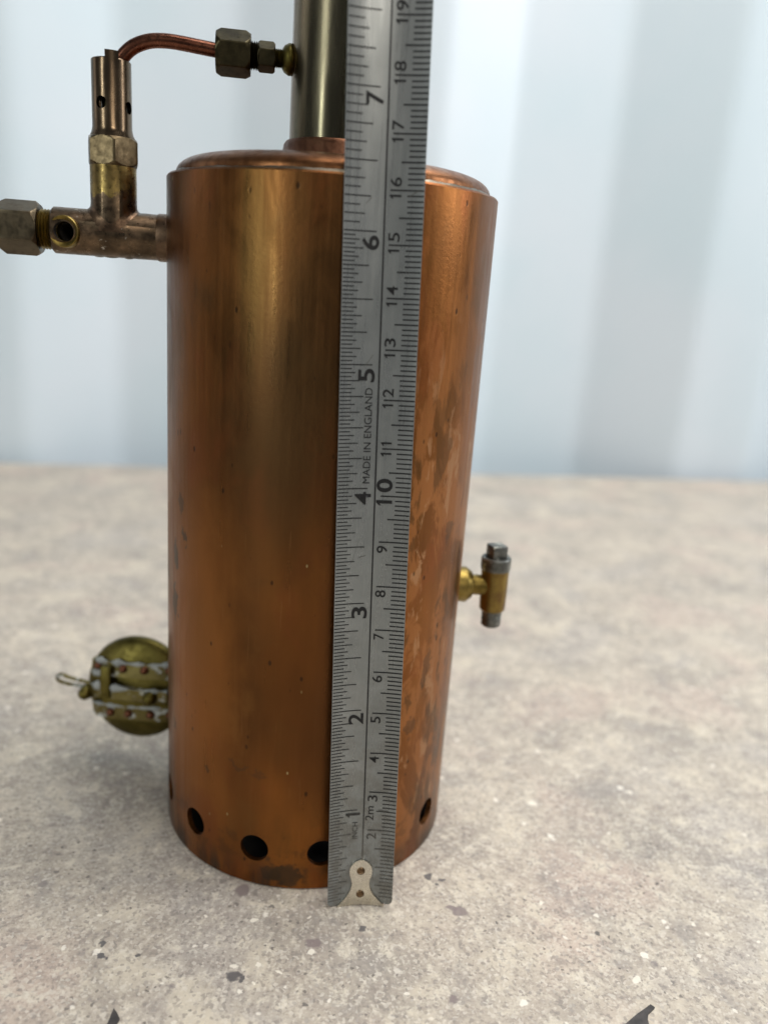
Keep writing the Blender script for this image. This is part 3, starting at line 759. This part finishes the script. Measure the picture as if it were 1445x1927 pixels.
def quad_strip(bm, u0, u1, s, half, lift=0.05, s1=None):
    s1 = s if s1 is None else s1
    n = max(1, int(abs(u1-u0)/1.2)+1)
    row = [[bm.verts.new(tape(u0+(u1-u0)*i/n, (s+(s1-s)*i/n)+h_, lift)) for h_ in (-half, half)] for i in range(n+1)]
    for a, b in zip(row, row[1:]): bm.faces.new((a[0], b[0], b[1], a[1]))
LIFT = 0.25     # sheets of print a hair above the blade
bm = bmesh.new(); rng = random.Random(2)
k = 1
while k*25.4/32 < LEN-1:                 # inch side
    s = k*25.4/32
    if s > 6*25.4+0.01 and k % 2: k += 1; continue
    ln = 6.5 if k % 32 == 0 else 6.2 if k % 16 == 0 else 5.2 if k % 8 == 0 else 4.1 if k % 4 == 0 else 3.2 if k % 2 == 0 else 2.4
    if 102.5 < s < 122.6: ln = min(ln, 5.0)
    if s > tip(0.2)+0.5 and not (ln > 4.5 and s < 13): quad_strip(bm, 0.12, ln*rng.uniform(.98, 1.02), s, 0.105 if k % 8 else 0.115, 0.06)
    elif s > 1.8: quad_strip(bm, 0.12, 4.4, s, 0.1, 0.06)
    k += 1
obj('inch_graduation', bm, M_INK, blade, raw=True)
bm = bmesh.new()
for k in range(2, int(LEN)):             # millimetre side
    ln = 6.3 if k % 10 == 0 else 4.6 if k % 5 == 0 else 3.15
    if k < 13: ln = min(ln, 4.4)
    quad_strip(bm, TW-ln*rng.uniform(.98, 1.02), TW-0.1, k, 0.14 if k % 5 else 0.15, 0.06)
obj('millimetre_graduation', bm, M_INK, blade, raw=True)
bm = bmesh.new()
n = 60
row = [[bm.verts.new(tape(7.95+e, 12.0+(LEN-13)*i/n, 0.06)) for e in (-0.15, 0.15)] for i in range(n+1)]
for a, b in zip(row, row[1:]): bm.faces.new((a[0], a[1], b[1], b[0]))
obj('centre_line', bm, M_INK, blade, raw=True)

def text(name, string, u_top, u_bot, s_a, s_b, bold=0.0, shear=0.0):
    """letters read upwards along the blade: tops towards the left edge (u_top), from s_a up to s_b"""
    if string == '1':                    # plain stroke with a short flag
        b = bmesh.new(); wst = 0.46 + bold*6;
        def q(fx, fy): return b.verts.new(tape(u_bot+(u_top-u_bot)*fy, s_a+(s_b-s_a)*fx, 0.085))
        st = max(0.30, wst)
        b.faces.new([q(1-st, 0), q(1, 0), q(1, 1), q(1-st*0.75, 1), q(1-st, .93)])
        b.faces.new([q(1-st+.02, .94), q(1-st+.02, .76), q(0.0, .70), q(0.0, .80)])
        return obj(name, b, M_INK, blade, raw=True)
    cu = bpy.data.curves.new('t', 'FONT'); cu.body = string; cu.offset = bold; cu.resolution_u = 4
    o = bpy.data.objects.new('t', cu); COL.objects.link(o)
    dg = bpy.context.evaluated_depsgraph_get(); dg.update()
    me = bpy.data.meshes.new_from_object(o.evaluated_get(dg)); bpy.data.objects.remove(o)
    b = bmesh.new(); b.from_mesh(me); bpy.data.meshes.remove(me)
    xs = [v.co.x for v in b.verts]; ys = [v.co.y for v in b.verts]
    x0, x1, y0, y1 = min(xs), max(xs), min(ys), max(ys)
    bmesh.ops.triangulate(b, faces=b.faces[:])
    for v in b.verts:
        fx = (v.co.x-x0)/(x1-x0); fy = (v.co.y-y0)/(y1-y0)
        v.co = tape(u_bot+(u_top-u_bot)*fy, s_a+(s_b-s_a)*fx, 0.085)
    return obj(name, b, M_INK, blade, raw=True)
wid = {'1': 1.05, '7': 2.35}
for i in range(1, 11):
    s = i*25.4
    for ch_i, ch in enumerate(reversed(str(i))):
        wd = wid.get(ch, 2.7)
        s1 = s-0.75-ch_i*3.0
        text('inch_numeral', ch, 3.75, 7.1, s1-wd, s1, 0.018)
for i in range(2, 26):
    s = i*10.0; st = str(i)
    if i == 10:
        text('centimetre_numeral', '1', TW-7.1, TW-3.75, s-1.95, s-0.85, 0.03)
        text('centimetre_numeral', '0', TW-7.1, TW-3.75, s+0.85, s+3.75, 0.025)
    elif i < 10:
        text('centimetre_numeral', st, TW-6.6, TW-4.35, s-2.4 if i != 7 else s-2.2, s-0.8, 0.008)
    else:
        d0 = 0.75 if st[0] == '1' else 1.7
        text('centimetre_numeral', st[0], TW-6.5, TW-4.3, s-0.8-d0, s-0.8, 0.008)
        d1 = 0.75 if st[1] == '1' else 1.7
        text('centimetre_numeral', st[1], TW-6.5, TW-4.3, s+0.65, s+0.65+d1, 0.008)
text('maker_lettering', 'MADE IN ENGLAND', 5.25, 6.75, 102.7, 122.4)
text('length_lettering', '2m', TW-7.0, TW-5.1, 22.6, 26.3)
text('unit_lettering', 'INCH', 5.35, 6.6, 17.8, 22.2)

t_ = NT('scratch'); t_.set(color=(0.10, 0.095, 0.085), rough=0.6, metal=0.5)
for (ua, sa, ub, sb) in ((3.6, 85.6, 4.9, 90.6), (4.6, 86.0, 4.9, 92.0), (5.0, 86.6, 6.4, 87.0), (5.2, 126.9, 6.6, 129.0), (12.4, 158.8, 14.4, 160.2), (4.3, 157.4, 5.4, 158.6), (11.2, 25.4, 13.6, 25.2)):
    bm = bmesh.new(); quad_strip(bm, ua, ub, sa, 0.07, 0.1, sb); obj('scratch', bm, t_.m, blade, raw=True)

# end hook
bm = bmesh.new()
HC = TW/2+0.05
half = [(-0.5, 5.65), (-0.15, 5.55), (0.6, 4.85), (1.5, 4.0), (2.6, 3.1), (3.8, 2.45), (5.0, 2.12), (6.0, 2.05), (7.0, 2.25), (8.0, 2.55), (9.2, 2.68), (10.2, 2.5), (11.0, 2.05), (11.6, 1.45), (12.0, 0.75), (12.15, 0.05)]
rows = []
for s, h in half:
    row = []
    for i in range(13):
        f = -1+2*i/12
        u = HC+f*h
        sag_edge = 0.45 if s < 0 else 0.0     # bottom edge curves up in the middle
        s_ = s + (0.35*(1-f*f) if s < 0.7 else 0)
        row.append(bm.verts.new(tape(u, s_, 0.42)))
    rows.append(row)
for a, b in zip(rows, rows[1:]):
    for i in range(12): bm.faces.new((a[i], a[i+1], b[i+1], b[i]))
# tab turned back under the tip
back = [bm.verts.new(v.co + nnn*0.9 + dirr*(-0.25)) for v in rows[0]]
back2 = [bm.verts.new(v.co + nnn*2.4 + dirr*(-0.02)) for v in back]
for a, b in ((back, rows[0]), (back2, back)):
    for i in range(12): bm.faces.new((a[i], a[i+1], b[i+1], b[i]))
bmesh.ops.recalc_face_normals(bm, faces=bm.faces)
bm.faces.ensure_lookup_table()
if bm.faces[60].normal.dot(nnn) < 0: bmesh.ops.reverse_faces(bm, faces=bm.faces[:])
bmesh.ops.solidify(bm, geom=bm.faces[:], thickness=-0.30)
hook = obj('end_hook', bm, M_HOOK, tapem, sharp=40)
for s in (9.2, 2.9):
    bm = bmesh.new()
    lathe(bm, [(0, -0.1), (0.95, -0.1), (0.95, 0.14), (0.8, 0.26), (0.62, 0.2), (0.5, 0.1), (0, 0.06)], frame(tape(HC, s, 0.42), -nnn, aa), 28)
    obj('rivet', bm, M_HRIV, hook)
